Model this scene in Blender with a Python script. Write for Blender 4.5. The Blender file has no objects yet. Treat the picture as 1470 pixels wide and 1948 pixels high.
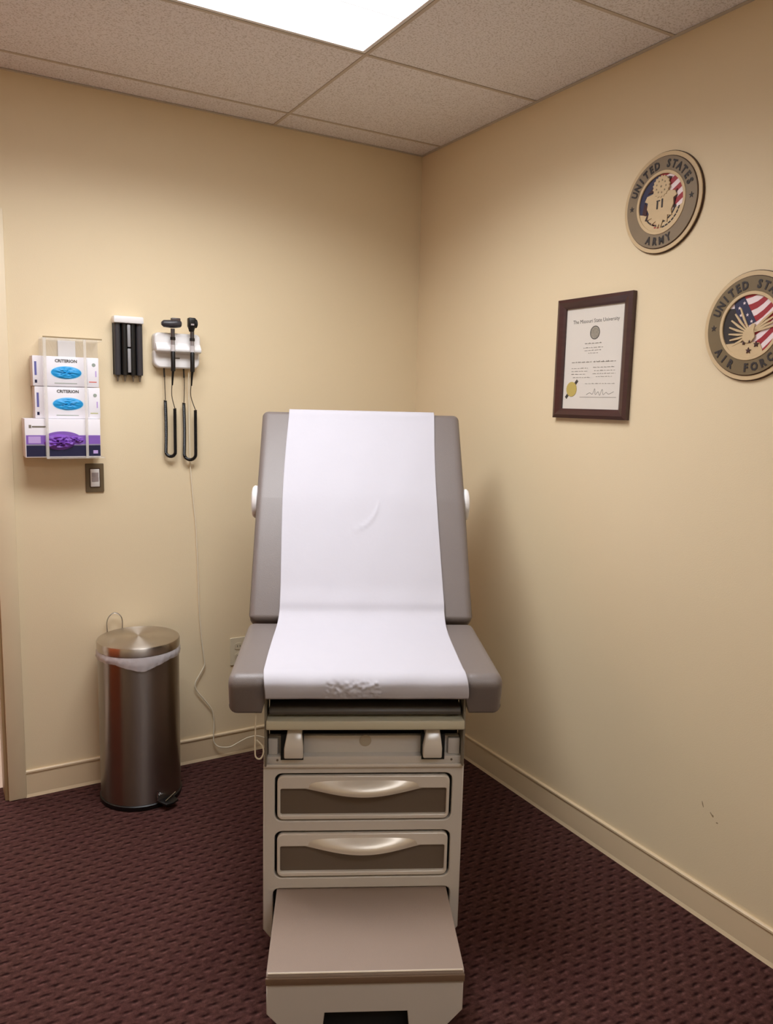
import bpy, bmesh, math, random
from mathutils import Vector, Matrix
random.seed(7)
PI = math.pi
sc = bpy.context.scene
COL = sc.collection

# ------------------------------------------------------------------ camera
cam_d = bpy.data.cameras.new('camera')
cam = bpy.data.objects.new('camera', cam_d); COL.objects.link(cam)
YAW, PITCH, ROLL = math.radians(59.811), math.radians(7.915), math.radians(1.372)
fw = Vector((math.cos(YAW)*math.cos(PITCH), math.sin(YAW)*math.cos(PITCH), -math.sin(PITCH)))
rt = Vector((math.sin(YAW), -math.cos(YAW), 0)); up = rt.cross(fw)
r2 = rt*math.cos(ROLL)+up*math.sin(ROLL); u2 = -rt*math.sin(ROLL)+up*math.cos(ROLL)
CAM = Vector((-1.9539, -3.1163, 1.5216))
cam.matrix_world = Matrix(((r2.x, u2.x, -fw.x, CAM.x), (r2.y, u2.y, -fw.y, CAM.y), (r2.z, u2.z, -fw.z, CAM.z), (0, 0, 0, 1)))
cam_d.sensor_fit = 'VERTICAL'; cam_d.sensor_height = 36; cam_d.sensor_width = 36*1470/1948
cam_d.lens = 1498.96/1948*36
cam_d.clip_start = 0.05
sc.camera = cam

# ------------------------------------------------------------------ world, exposure
w = bpy.data.worlds.new('world'); sc.world = w; w.use_nodes = True
w.node_tree.nodes['Background'].inputs[0].default_value = (0.9, 0.9, 1.0, 1)
w.node_tree.nodes['Background'].inputs[1].default_value = 0.15
sc.view_settings.view_transform = 'Standard'
sc.view_settings.look = 'None'
sc.view_settings.gamma = 1
sc.view_settings.use_curve_mapping = False
sc.view_settings.exposure = 0.0
LIGHT_NEAR = 3.6       # radiance of the fluorescent lens over the table
LIGHT_FAR = 10.5        # radiance of the fixture behind the camera
LIGHT_HALL = 14.0
LIGHT_TINT = (0.975, 1.0, 1.04)
TUBE_POWER = 26.0     # downward light of the tubes behind the prismatic lens

# ------------------------------------------------------------------ helpers
def lin(c):
    return tuple((v/12.92 if v <= 0.04045 else ((v+0.055)/1.055)**2.4) for v in [x/255 for x in c])

def mat(name, rgb, rough=0.5, metal=0.0, var=0.0, vscale=8, bump=0.0, bscale=200, emit=None, trans=0.0, alpha=1.0, spec=0.5, stretch=None, coat=0.0, aniso=0.0):
    m = bpy.data.materials.new(name); m.use_nodes = True
    nt = m.node_tree; N = nt.nodes; L = nt.links; b = N['Principled BSDF']
    c = lin(rgb)
    b.inputs['Base Color'].default_value = (*c, 1)
    b.inputs['Roughness'].default_value = rough
    b.inputs['Metallic'].default_value = metal
    b.inputs['Specular IOR Level'].default_value = spec
    if coat: b.inputs['Coat Weight'].default_value = coat; b.inputs['Coat Roughness'].default_value = 0.15
    if aniso: b.inputs['Anisotropic'].default_value = aniso
    tc = N.new('ShaderNodeTexCoord')
    src = tc.outputs['Object']
    if stretch:
        mp = N.new('ShaderNodeMapping'); mp.inputs['Scale'].default_value = stretch
        L.new(src, mp.inputs[0]); src = mp.outputs[0]
    if var:
        n = N.new('ShaderNodeTexNoise'); n.inputs['Scale'].default_value = vscale; n.inputs['Detail'].default_value = 4
        L.new(src, n.inputs['Vector'])
        mx = N.new('ShaderNodeMix'); mx.data_type = 'RGBA'
        mx.inputs[6].default_value = (*[v*(1-var) for v in c], 1)
        mx.inputs[7].default_value = (*[min(1, v*(1+var)) for v in c], 1)
        L.new(n.outputs['Fac'], mx.inputs[0]); L.new(mx.outputs[2], b.inputs['Base Color'])
    if bump:
        n2 = N.new('ShaderNodeTexNoise'); n2.inputs['Scale'].default_value = bscale; n2.inputs['Detail'].default_value = 3
        L.new(src, n2.inputs['Vector'])
        bp = N.new('ShaderNodeBump'); bp.inputs['Strength'].default_value = bump; bp.inputs['Distance'].default_value = 0.002
        L.new(n2.outputs['Fac'], bp.inputs['Height']); L.new(bp.outputs[0], b.inputs['Normal'])
    if emit:
        b.inputs['Emission Color'].default_value = (*emit[0], 1); b.inputs['Emission Strength'].default_value = emit[1]
    if trans: b.inputs['Transmission Weight'].default_value = trans
    if alpha < 1: b.inputs['Alpha'].default_value = alpha
    return m

def link(name, me, m=None, parent=None):
    o = bpy.data.objects.new(name, me); COL.objects.link(o)
    if m is not None:
        if len(me.materials) == 0: me.materials.append(m)
    if parent is not None: o.parent = parent
    return o

def mesh_from(name, bm, m, parent=None, smooth=True, bevel=0.0, seg=2, wn=True, angle=35):
    me = bpy.data.meshes.new(name)
    bmesh.ops.recalc_face_normals(bm, faces=bm.faces[:])
    if bevel:
        es = [e for e in bm.edges if len(e.link_faces) == 2 and e.calc_face_angle(0) > math.radians(angle)]
        bmesh.ops.bevel(bm, geom=es, offset=bevel, segments=seg, profile=0.5, affect='EDGES', clamp_overlap=True)
    for f in bm.faces: f.smooth = smooth
    if smooth:
        for e in bm.edges:
            if len(e.link_faces) == 2 and e.calc_face_angle(0) > math.radians(40): e.smooth = False
    bm.to_mesh(me); bm.free()
    return link(name, me, m, parent)

def add_box(bm, x0, x1, y0, y1, z0, z1):
    vs = [bm.verts.new(p) for p in [(x0,y0,z0),(x1,y0,z0),(x1,y1,z0),(x0,y1,z0),(x0,y0,z1),(x1,y0,z1),(x1,y1,z1),(x0,y1,z1)]]
    for f in [(0,3,2,1),(4,5,6,7),(0,1,5,4),(1,2,6,5),(2,3,7,6),(3,0,4,7)]:
        bm.faces.new([vs[i] for i in f])
    return vs

def box(name, x0, x1, y0, y1, z0, z1, m, parent=None, bevel=0.0, seg=2):
    bm = bmesh.new(); add_box(bm, x0, x1, y0, y1, z0, z1)
    return mesh_from(name, bm, m, parent, bevel=bevel, seg=seg)

def loft(bm, loops, cap=True, closed_loop=True):
    rows = [[bm.verts.new(p) for p in lp] for lp in loops]
    n = len(rows[0])
    for a, b in zip(rows[:-1], rows[1:]):
        for i in range(n if closed_loop else n-1):
            j = (i+1) % n
            bm.faces.new((a[i], a[j], b[j], b[i]))
    if cap and closed_loop:
        bm.faces.new(rows[0][::-1]); bm.faces.new(rows[-1])
    return rows

def add_lathe(bm, prof, n=48, c=(0,0,0), cap=True):
    loops = []
    for r, z in prof:
        loops.append([(c[0]+r*math.cos(2*PI*i/n), c[1]+r*math.sin(2*PI*i/n), c[2]+z) for i in range(n)])
    return loft(bm, loops, cap=cap)

def smooth_path(pts, k=6):
    P = [Vector(p) for p in pts]; out = []
    for i in range(len(P)-1):
        p0 = P[max(i-1, 0)]; p1 = P[i]; p2 = P[i+1]; p3 = P[min(i+2, len(P)-1)]
        for j in range(k):
            t = j/k
            out.append(0.5*((2*p1)+(p2-p0)*t+(2*p0-5*p1+4*p2-p3)*t*t+(-p0+3*p1-3*p2+p3)*t**3))
    out.append(P[-1]); return out

def add_tube(bm, pts, r, n=8, rad=None):
    P = [Vector(p) for p in pts]; loops = []
    prev = None
    for i, p in enumerate(P):
        t = (P[min(i+1, len(P)-1)]-P[max(i-1, 0)]).normalized()
        if prev is None:
            a = Vector((0, 0, 1)) if abs(t.z) < 0.9 else Vector((1, 0, 0))
            nrm = t.cross(a).normalized()
        else:
            nrm = (prev - t*prev.dot(t)).normalized()
        prev = nrm; bn = t.cross(nrm)
        rr = rad[i] if rad else r
        loops.append([p + (nrm*math.cos(2*PI*k/n)+bn*math.sin(2*PI*k/n))*rr for k in range(n)])
    loft(bm, loops)

def tube(name, pts, r, m, parent=None, n=8, rad=None):
    bm = bmesh.new(); add_tube(bm, pts, r, n, rad)
    return mesh_from(name, bm, m, parent)

def rrect(x0, x1, y0, y1, r, n=5):
    out = []
    for cx, cy, a0 in [(x1-r, y1-r, 0), (x0+r, y1-r, PI/2), (x0+r, y0+r, PI), (x1-r, y0+r, 1.5*PI)]:
        for i in range(n+1):
            a = a0+PI/2*i/n; out.append((cx+r*math.cos(a), cy+r*math.sin(a)))
    return out

def circ(r, n=64, c=(0,0)):
    return [(c[0]+r*math.cos(2*PI*i/n), c[1]+r*math.sin(2*PI*i/n)) for i in range(n)]

def shape2d_mesh(loops, z0, z1, bev=0.0):
    """filled outline with holes in the XY plane, from z0 to z1"""
    cu = bpy.data.curves.new('shape', 'CURVE'); cu.dimensions = '2D'; cu.fill_mode = 'BOTH'
    cu.extrude = max((z1-z0)/2-bev, 0); cu.bevel_depth = bev; cu.bevel_resolution = 1
    if bev: cu.offset = -bev
    for lp in loops:
        sp = cu.splines.new('POLY'); sp.points.add(len(lp)-1)
        for p, q in zip(sp.points, lp): p.co = (q[0], q[1], 0, 1)
        sp.use_cyclic_u = True
    o = bpy.data.objects.new('tmp', cu); COL.objects.link(o)
    dg = bpy.context.evaluated_depsgraph_get(); dg.update()
    me = bpy.data.meshes.new_from_object(o.evaluated_get(dg))
    bpy.data.objects.remove(o); bpy.data.curves.remove(cu)
    me.transform(Matrix.Translation((0, 0, (z0+z1)/2)))
    me.materials.clear()
    return me

def plate(name, loops, z0, z1, m, parent=None, bev=0.0, xf=None):
    me = shape2d_mesh(loops, z0, z1, bev); me.name = name
    if xf is not None: me.transform(xf)
    return link(name, me, m, parent)

XZ = Matrix(((1,0,0,0),(0,0,-1,0),(0,1,0,0),(0,0,0,1)))   # plate drawn in (x, z), its depth pointing to -y (toward the viewer)

def empty(name, label, cat, loc=(0,0,0), rotz=0.0, group=None, M=None):
    o = bpy.data.objects.new(name, None); COL.objects.link(o)
    o.empty_display_size = 0.1
    if M is not None: o.matrix_world = M
    else: o.location = loc; o.rotation_euler = (0, 0, rotz)
    o['label'] = label; o['category'] = cat
    if group: o['group'] = group
    return o

def tag(o, label, cat, group=None):
    o['label'] = label; o['category'] = cat
    if group: o['group'] = group
    return o

def struct(o, label=None):
    o['kind'] = 'structure'
    if label: o['label'] = label; o['category'] = 'room part'
    return o

def wall_back_M(x, z): # local X right, Y up, Z out of the back wall
    return Matrix(((1,0,0,x),(0,0,-1,0),(0,1,0,z),(0,0,0,1)))
def wall_right_M(y, z):
    return Matrix(((0,0,-1,0),(-1,0,0,y),(0,1,0,z),(0,0,0,1)))

def text_mesh(s, size, depth=0.0, off=0.0, align='CENTER'):
    cu = bpy.data.curves.new('txt', 'FONT'); cu.body = s; cu.size = size; cu.extrude = depth; cu.offset = off
    cu.align_x = align; cu.align_y = 'BOTTOM_BASELINE'; cu.resolution_u = 2
    o = bpy.data.objects.new('tmp', cu); COL.objects.link(o)
    dg = bpy.context.evaluated_depsgraph_get(); dg.update()
    me = bpy.data.meshes.new_from_object(o.evaluated_get(dg))
    bpy.data.objects.remove(o); bpy.data.curves.remove(cu); me.materials.clear()
    return me

def join_meshes(name, items, m, parent=None):
    bm = bmesh.new()
    for me, M in items:
        t = me.copy(); t.transform(M); bm.from_mesh(t); bpy.data.meshes.remove(t)
    me = bpy.data.meshes.new(name); bm.to_mesh(me); bm.free()
    o = link(name, me, m, parent)
    o['kind'] = 'stuff'
    return o

# ------------------------------------------------------------------ materials
M = {}
M['wall'] = mat('wall_paint', (227, 208, 174), 0.6, var=0.02, vscale=3, bump=0.15, bscale=260, spec=0.35)
M['trim'] = mat('trim_paint', (224, 205, 172), 0.42, var=0.03, vscale=6, spec=0.5)
M['vinyl_base'] = mat('base_vinyl', (218, 196, 162), 0.45, var=0.04, vscale=5)
M['grid'] = mat('grid_metal', (196, 186, 172), 0.5)
M['white'] = mat('white_plastic', (232, 229, 228), 0.35)
M['whitepaint'] = mat('hall_paint', (240, 232, 222), 0.6)
M['beige'] = mat('beige_enamel', (205, 197, 188), 0.35, var=0.02, spec=0.5)
M['beige_gloss'] = mat('beige_gloss', (214, 205, 194), 0.22, coat=0.5)
M['handle'] = mat('handle_satin', (222, 212, 198), 0.36, metal=0.45, coat=0.15)
M['taupe'] = mat('taupe_vinyl', (116, 106, 102), 0.42, var=0.03, vscale=14, bump=0.25, bscale=500)
M['taupe_step'] = mat('step_vinyl', (148, 129, 116), 0.42, var=0.03, vscale=10, bump=0.2, bscale=400)
M['step_edge'] = mat('step_edge_vinyl', (122, 98, 78), 0.45)
M['panel'] = mat('drawer_panel', (104, 90, 77), 0.4, var=0.03)
M['black'] = mat('black_plastic', (10, 8, 8), 0.4)
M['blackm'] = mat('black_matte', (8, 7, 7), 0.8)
M['dark'] = mat('dark_grey_metal', (84, 78, 72), 0.45)
M['steelgrey'] = mat('grey_bracket', (132, 124, 110), 0.45, metal=0.3)
M['paper'] = mat('exam_paper', (190, 187, 195), 0.75, var=0.012, vscale=20, bump=0.15, bscale=60)
M['mahog'] = mat('mahogany', (66, 38, 36), 0.32, var=0.3, vscale=12, stretch=(1, 8, 1), coat=0.2)
M['doc'] = mat('diploma_paper', (216, 208, 198), 0.7, var=0.015)
M['ink'] = mat('print_ink', (118, 110, 98), 0.8)
M['ink_dark'] = mat('dark_ink', (74, 70, 62), 0.8)
M['gold'] = mat('gold_foil', (198, 178, 102), 0.42, metal=0.3)
M['wood_light'] = mat('birch_wood', (206, 180, 140), 0.5, var=0.08, vscale=10, stretch=(1, 6, 1))
M['ring'] = mat('taupe_ring', (132, 114, 90), 0.55, var=0.08, vscale=30)
M['ring2'] = mat('olive_ring', (116, 98, 68), 0.55, var=0.08, vscale=30)
M['letter'] = mat('engraved_black', (44, 36, 34), 0.6)
M['edge_dark'] = mat('burnt_edge', (70, 44, 28), 0.7)
M['navy'] = mat('navy_print', (40, 40, 72), 0.5)
M['red'] = mat('red_print', (158, 32, 44), 0.5)
M['flagwhite'] = mat('flag_white', (238, 220, 222), 0.5)
M['maroon'] = mat('dark_maroon', (60, 22, 22), 0.6)
M['brownplate'] = mat('brown_switch_plate', (104, 88, 64), 0.4)
M['greyrocker'] = mat('grey_rocker', (168, 156, 156), 0.4)
M['clear'] = mat('clear_acrylic', (244, 240, 232), 0.08, alpha=0.22)
M['clear_edge'] = mat('acrylic_edge', (232, 226, 216), 0.15, alpha=0.38)
M['boxwhite'] = mat('carton_white', (232, 228, 234), 0.55)
M['oval'] = mat('oval_opening', (186, 222, 240), 0.6)
M['glove_blue'] = mat('blue_glove', (28, 150, 214), 0.5)
M['glove_purple'] = mat('purple_glove', (118, 66, 170), 0.5)
M['purple'] = mat('purple_print', (128, 88, 178), 0.55, var=0.1, vscale=20)
M['lilac'] = mat('lilac_print', (186, 158, 214), 0.55)
M['navydark'] = mat('navy_carton', (18, 18, 58), 0.5)
M['greygreen'] = mat('grey_green_print', (150, 160, 150), 0.6)
M['redprint'] = mat('red_label_print', (206, 92, 84), 0.6)
M['olivep'] = mat('olive_label_print', (178, 178, 120), 0.6)
M['blueprint'] = mat('blue_label_print', (96, 96, 160), 0.6)
M['chrome'] = mat('chrome', (200, 200, 200), 0.2, metal=1.0)
M['tubegrey'] = mat('grey_tube', (54, 52, 56), 0.35)
M['tubelight'] = mat('light_strip', (150, 148, 150), 0.35)
M['cord'] = mat('ivory_cord', (228, 216, 192), 0.5)
M['bag'] = mat('bag_film', (214, 206, 208), 0.3, alpha=0.72, bump=0.8, bscale=60)
M['oak'] = mat('stained_door_wood', (208, 108, 54), 0.35, var=0.25, vscale=4, stretch=(6, 6, 0.6))
M['halltile'] = mat('hall_floor', (196, 178, 168), 0.35)
M['lens'] = mat('lens_near', (255, 255, 255), 0.5, emit=(LIGHT_TINT, LIGHT_NEAR))
M['seam'] = mat('lens_seam', (240, 240, 245), 0.5, emit=(LIGHT_TINT, 0.55))
M['lens_far'] = mat('lens_far', (255, 255, 255), 0.5, emit=(LIGHT_TINT, LIGHT_FAR))
M['lens_hall'] = mat('lens_hall', (255, 255, 255), 0.5, emit=((1, 0.97, 0.95), LIGHT_HALL))

def make_tile_mat():
    m = bpy.data.materials.new('acoustic_tile'); m.use_nodes = True
    nt = m.node_tree; N = nt.nodes; L = nt.links; b = N['Principled BSDF']; b.inputs['Roughness'].default_value = 0.9
    b.inputs['Specular IOR Level'].default_value = 0.1
    g = N.new('ShaderNodeNewGeometry')
    n1 = N.new('ShaderNodeTexNoise'); n1.inputs['Scale'].default_value = 170; n1.inputs['Detail'].default_value = 3; n1.inputs['Roughness'].default_value = 0.6
    L.new(g.outputs['Position'], n1.inputs['Vector'])
    r = N.new('ShaderNodeValToRGB'); r.color_ramp.elements[0].position = 0.36; r.color_ramp.elements[1].position = 0.50
    r.color_ramp.elements[0].color = (*lin((206, 198, 193)), 1); r.color_ramp.elements[1].color = (*lin((238, 234, 234)), 1)
    L.new(n1.outputs['Fac'], r.inputs[0]); L.new(r.outputs[0], b.inputs['Base Color'])
    bp = N.new('ShaderNodeBump'); bp.inputs['Strength'].default_value = 0.5; bp.inputs['Distance'].default_value = 0.003
    L.new(r.outputs[0], bp.inputs['Height']); L.new(bp.outputs[0], b.inputs['Normal'])
    return m
M['tile'] = make_tile_mat()

def make_carpet():
    m = bpy.data.materials.new('carpet'); m.use_nodes = True
    nt = m.node_tree; N = nt.nodes; L = nt.links; b = N['Principled BSDF']
    b.inputs['Roughness'].default_value = 0.95; b.inputs['Specular IOR Level'].default_value = 0.1
    g = N.new('ShaderNodeNewGeometry')
    def math_(op, a, b_=None, c_=None):
        n = N.new('ShaderNodeMath'); n.operation = op
        for i, v in enumerate((a, b_, c_)):
            if v is None: continue
            if isinstance(v, (int, float)): n.inputs[i].default_value = v
            else: L.new(v, n.inputs[i])
        return n.outputs[0]
    # wobble the yarn rows a little
    nz = N.new('ShaderNodeTexNoise'); nz.inputs['Scale'].default_value = 55; nz.inputs['Detail'].default_value = 2
    L.new(g.outputs['Position'], nz.inputs['Vector'])
    sx = N.new('ShaderNodeSeparateXYZ'); L.new(g.outputs['Position'], sx.inputs[0])
    sn = N.new('ShaderNodeSeparateXYZ'); L.new(nz.outputs['Color'], sn.inputs[0])
    X = math_('ADD', sx.outputs[0], math_('MULTIPLY', math_('SUBTRACT', sn.outputs[0], 0.5), 0.016))
    Y = math_('ADD', sx.outputs[1], math_('MULTIPLY', math_('SUBTRACT', sn.outputs[1], 0.5), 0.010))
    row = math_('DIVIDE', Y, 0.0257)
    ri = math_('FLOOR', row); fy = math_('SUBTRACT', math_('FRACT', row), 0.5)
    xo = math_('ADD', math_('DIVIDE', X, 0.0560), math_('MULTIPLY', ri, 0.5))
    fx = math_('SUBTRACT', math_('FRACT', xo), 0.5)
    # dash: elliptical, ~24 mm x 6 mm
    d = math_('SQRT', math_('ADD', math_('POWER', math_('DIVIDE', math_('ABSOLUTE', fx), 0.27), 2), math_('POWER', math_('DIVIDE', math_('ABSOLUTE', fy), 0.18), 2)))
    mask = N.new('ShaderNodeMapRange'); mask.inputs[1].default_value = 0.3; mask.inputs[2].default_value = 1.45; mask.inputs[3].default_value = 0; mask.inputs[4].default_value = 1
    L.new(d, mask.inputs[0])
    n2 = N.new('ShaderNodeTexNoise'); n2.inputs['Scale'].default_value = 420; n2.inputs['Detail'].default_value = 2
    L.new(g.outputs['Position'], n2.inputs['Vector'])
    n3 = N.new('ShaderNodeTexNoise'); n3.inputs['Scale'].default_value = 9; n3.inputs['Detail'].default_value = 3
    L.new(g.outputs['Position'], n3.inputs['Vector'])
    c1 = N.new('ShaderNodeMix'); c1.data_type = 'RGBA'; c1.inputs[6].default_value = (*lin((76, 45, 44)), 1); c1.inputs[7].default_value = (*lin((82, 54, 47)), 1)
    L.new(n3.outputs['Fac'], c1.inputs[0])
    c2 = N.new('ShaderNodeMix'); c2.data_type = 'RGBA'; c2.blend_type = 'MULTIPLY'; c2.inputs[0].default_value = 0.7
    rr = N.new('ShaderNodeValToRGB'); rr.color_ramp.elements[0].position = 0.3; rr.color_ramp.elements[0].color = (0.5, 0.5, 0.5, 1); rr.color_ramp.elements[1].position = 0.65
    L.new(n2.outputs['Fac'], rr.inputs[0]); L.new(c1.outputs[2], c2.inputs[6]); L.new(rr.outputs[0], c2.inputs[7])
    c3 = N.new('ShaderNodeMix'); c3.data_type = 'RGBA'; c3.inputs[6].default_value = (*lin((34, 14, 13)), 1)
    L.new(mask.outputs[0], c3.inputs[0]); L.new(c2.outputs[2], c3.inputs[7]); L.new(c3.outputs[2], b.inputs['Base Color'])
    # paler yarn loops on the near side of every dash, and blotchy loop-to-loop variation
    fy2 = math_('ADD', fy, 0.34)
    d2 = math_('SQRT', math_('ADD', math_('POWER', math_('DIVIDE', math_('ABSOLUTE', fx), 0.30), 2), math_('POWER', math_('DIVIDE', math_('ABSOLUTE', fy2), 0.16), 2)))
    m2 = N.new('ShaderNodeMapRange'); m2.inputs[1].default_value = 0.2; m2.inputs[2].default_value = 1.3; m2.inputs[3].default_value = 0.55; m2.inputs[4].default_value = 0
    L.new(d2, m2.inputs[0])
    n4 = N.new('ShaderNodeTexNoise'); n4.inputs['Scale'].default_value = 75; n4.inputs['Detail'].default_value = 3; L.new(g.outputs['Position'], n4.inputs['Vector'])
    m4 = N.new('ShaderNodeMapRange'); m4.inputs[1].default_value = 0.35; m4.inputs[2].default_value = 0.68; m4.inputs[3].default_value = 0.72; m4.inputs[4].default_value = 1.25
    L.new(n4.outputs['Fac'], m4.inputs[0])
    c4 = N.new('ShaderNodeMix'); c4.data_type = 'RGBA'; c4.inputs[7].default_value = (*lin((116, 82, 78)), 1)
    L.new(math_('MULTIPLY', m2.outputs[0], n4.outputs['Fac']), c4.inputs[0]); L.new(c3.outputs[2], c4.inputs[6])
    c5 = N.new('ShaderNodeVectorMath'); c5.operation = 'SCALE'; L.new(c4.outputs[2], c5.inputs[0]); L.new(m4.outputs[0], c5.inputs['Scale'])
    L.new(c5.outputs[0], b.inputs['Base Color'])
    h = math_('ADD', mask.outputs[0], math_('MULTIPLY', n2.outputs['Fac'], 0.5))
    bp = N.new('ShaderNodeBump'); bp.inputs['Strength'].default_value = 0.8; bp.inputs['Distance'].default_value = 0.003
    L.new(h, bp.inputs['Height']); L.new(bp.outputs[0], b.inputs['Normal'])
    return m
M['carpet'] = make_carpet()

def make_steel(name, radial=False):   # radial = the lid, turned instead of drawn
    m = bpy.data.materials.new(name); m.use_nodes = True
    nt = m.node_tree; N = nt.nodes; L = nt.links; b = N['Principled BSDF']
    b.inputs['Metallic'].default_value = 1.0; b.inputs['Base Color'].default_value = (*lin((196, 188, 180) if radial else (150, 142, 136)), 1)
    b.inputs['Roughness'].default_value = 0.24
    b.inputs['Anisotropic'].default_value = 0.93
    tg = N.new('ShaderNodeTangent'); tg.direction_type = 'RADIAL'; tg.axis = 'Z'
    L.new(tg.outputs[0], b.inputs['Tangent'])
    b.inputs['Anisotropic Rotation'].default_value = 0.25
    tc = N.new('ShaderNodeTexCoord'); n = N.new('ShaderNodeTexNoise'); n.inputs['Scale'].default_value = 1; n.inputs['Detail'].default_value = 4
    mp = N.new('ShaderNodeMapping')
    mp.inputs['Scale'].default_value = (10, 10, 300) if not radial else (30, 30, 30)
    L.new(tc.outputs['Object'], mp.inputs[0]); L.new(mp.outputs[0], n.inputs['Vector'])
    mr = N.new('ShaderNodeMapRange'); mr.inputs[3].default_value = 0.27; mr.inputs[4].default_value = 0.31 if not radial else 0.34
    L.new(n.outputs['Fac'], mr.inputs[0]); L.new(mr.outputs[0], b.inputs['Roughness'])
    return m
M['steel'] = make_steel('brushed_steel'); M['steel_lid'] = make_steel('brushed_steel_lid', True)

# ------------------------------------------------------------------ room shell
H = 2.602                     # suspended ceiling height
XL, YF = -2.85, -4.6          # left wall, wall behind the camera
DX0, DX1, DH = -2.66, -1.753, 2.10   # doorway in the back wall
T = 0.12
struct(box('floor', XL-T, T, YF-T, T+0.0, -0.05, 0, M['carpet']))
bm = bmesh.new()
add_box(bm, DX1, T, 0, T, 0, H+0.2); add_box(bm, XL-T, DX0, 0, T, 0, H+0.2); add_box(bm, DX0, DX1, 0, T, DH, H+0.2)
struct(mesh_from('wall_back', bm, M['wall'], smooth=False))
wr = struct(box('wall_right', 0, T, YF-T, 0, 0, H+0.2, M['wall']))
struct(box('wall_left', XL-T, XL, YF-T, 0, 0, H+0.2, M['wall']))
struct(box('wall_front', XL, 0, YF-T, YF, 0, H+0.2, M['wall']))

# vinyl base boards with the small rounded lip along the top
def baseboard(name, length, Mx):
    prof = [(0, 0), (0.011, 0), (0.0075, 0.012), (0.006, 0.094), (0.0095, 0.097), (0.0095, 0.103), (0.006, 0.106), (0, 0.106)]
    bm = bmesh.new()
    loft(bm, [[(0, -y, z) for y, z in prof], [(length, -y, z) for y, z in prof]])
    o = mesh_from(name, bm, M['vinyl_base'], smooth=False); o.matrix_world = Mx; return struct(o)
baseboard('baseboard_back', 1.70, Matrix.Translation((-1.70, 0, 0)))
baseboard('baseboard_right', -YF, Matrix.Rotation(-PI/2, 4, 'Z') @ Matrix.Translation((0, 0, 0)))
baseboard('baseboard_left', -YF, Matrix.Translation((XL, YF, 0)) @ Matrix.Rotation(PI/2, 4, 'Z'))

# door casing, jamb and leaf
bm = bmesh.new()
add_box(bm, DX1-0.006, DX1+0.056, -0.011, 0, 0, DH+0.05); add_box(bm, DX0-0.056, DX0+0.006, -0.011, 0, 0, DH+0.05)
add_box(bm, DX0+0.006, DX1-0.006, -0.011, 0, DH-0.006, DH+0.05)
struct(mesh_from('trim_1', bm, M['trim'], bevel=0.003))
M['jamb'] = mat('jamb_brown_paint', (176, 150, 112), 0.45, var=0.05)
bm = bmesh.new()
add_box(bm, DX1-0.018, DX1, 0, T, 0, DH); add_box(bm, DX0, DX0+0.018, 0, T, 0, DH); add_box(bm, DX0+0.018, DX1-0.018, 0, T, DH-0.018, DH)
tr2 = struct(mesh_from('trim_2', bm, M['jamb'], bevel=0.002))
box('strike_plate', DX1-0.0195, DX1-0.018, 0.006, 0.036, 0.975, 1.065, mat('bronze_strike', (96, 72, 48), 0.4, metal=0.7), tr2)
dl = struct(box('door_1', DX0-0.045, DX0-0.002, -0.90, -0.014, 0.01, DH-0.02, M['oak'], bevel=0.003))
bm = bmesh.new(); add_tube(bm, [(DX0, -0.83, 1.0), (DX0+0.05, -0.83, 1.0), (DX0+0.055, -0.80, 1.0), (DX0+0.055, -0.72, 1.0)], 0.009, 10)
mesh_from('door_handle', bm, M['chrome'], dl)
# hallway beyond the doorway
HX0, HX1, HY = -4.2, -0.9, 1.75
struct(box('floor_hallway', HX0, HX1, T, HY, -0.05, -0.001, M['halltile']))
struct(box('wall_hallway_back', HX0, HX1, HY, HY+T, 0, 2.5, M['whitepaint']))
struct(box('wall_hallway_left', HX0-T, HX0, T, HY, 0, 2.5, M['whitepaint']))
struct(box('wall_hallway_right', HX1, HX1+T, T, HY, 0, 2.5, M['whitepaint']))
struct(box('ceiling_hallway', HX0, HX1, T, HY, 2.5, 2.55, M['whitepaint']))
struct(box('baseboard_hallway', HX0, HX1, HY-0.012, HY, 0, 0.11, M['trim']))
hl = empty('ceiling_light', 'bright white light panel in the hallway ceiling beyond the doorway', 'ceiling light', (-2.3, 0.95, 2.5))
box('frame', -0.63, 0.63, -0.33, 0.33, -0.012, 0.0, M['white'], hl)
box('diffuser', -0.6, 0.6, -0.3, 0.3, -0.016, -0.012, M['lens_hall'], hl)

# suspended ceiling: deck, tiles, tee rails
ceil = struct(box('ceiling', XL, 0, YF, 0, H+0.10, H+0.14, M['grid']))
xs = [0.0, -0.705, -1.924, XL]
ys = [0.0, -0.1606, -0.7706, -1.3806, -1.9906, -2.6006, -3.2106, -3.8206, -4.4306, YF]
FIX = {(1, 2): 'near', (1, 6): 'far'}
G = 0.0063
for i in range(len(xs)-1):
    for j in range(len(ys)-1):
        if (i, j) in FIX: continue
        x1, x0 = xs[i], xs[i+1]; y1, y0 = ys[j], ys[j+1]
        bm = bmesh.new(); add_box(bm, x0+G, x1-G, y0+G, y1-G, H+0.002+random.uniform(0, 0.0012), H+0.018)
        t_ = mesh_from('ceiling_tile', bm, M['tile'], ceil, smooth=False)
M['tee'] = mat('tee_rail', (196, 182, 166), 0.5)
for y in ys[1:-1]:
    box('grid_rail', XL, 0, y-0.0058, y+0.0058, H, H+0.03, M['tee'], ceil)
for x in xs[1:-1]:
    for a, b_ in zip(ys[:-1], ys[1:]):
        box('grid_rail', x-0.0058, x+0.0058, b_+0.0058, a-0.0058, H+0.0002, H+0.03, M['tee'], ceil)
for nm, bx in (('wall_angle', (XL, 0, -0.014, 0)), ('wall_angle', (-0.014, 0, YF, -0.014))):
    box(nm, *bx, H-0.0005, H+0.001, M['grid'], ceil)

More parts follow.
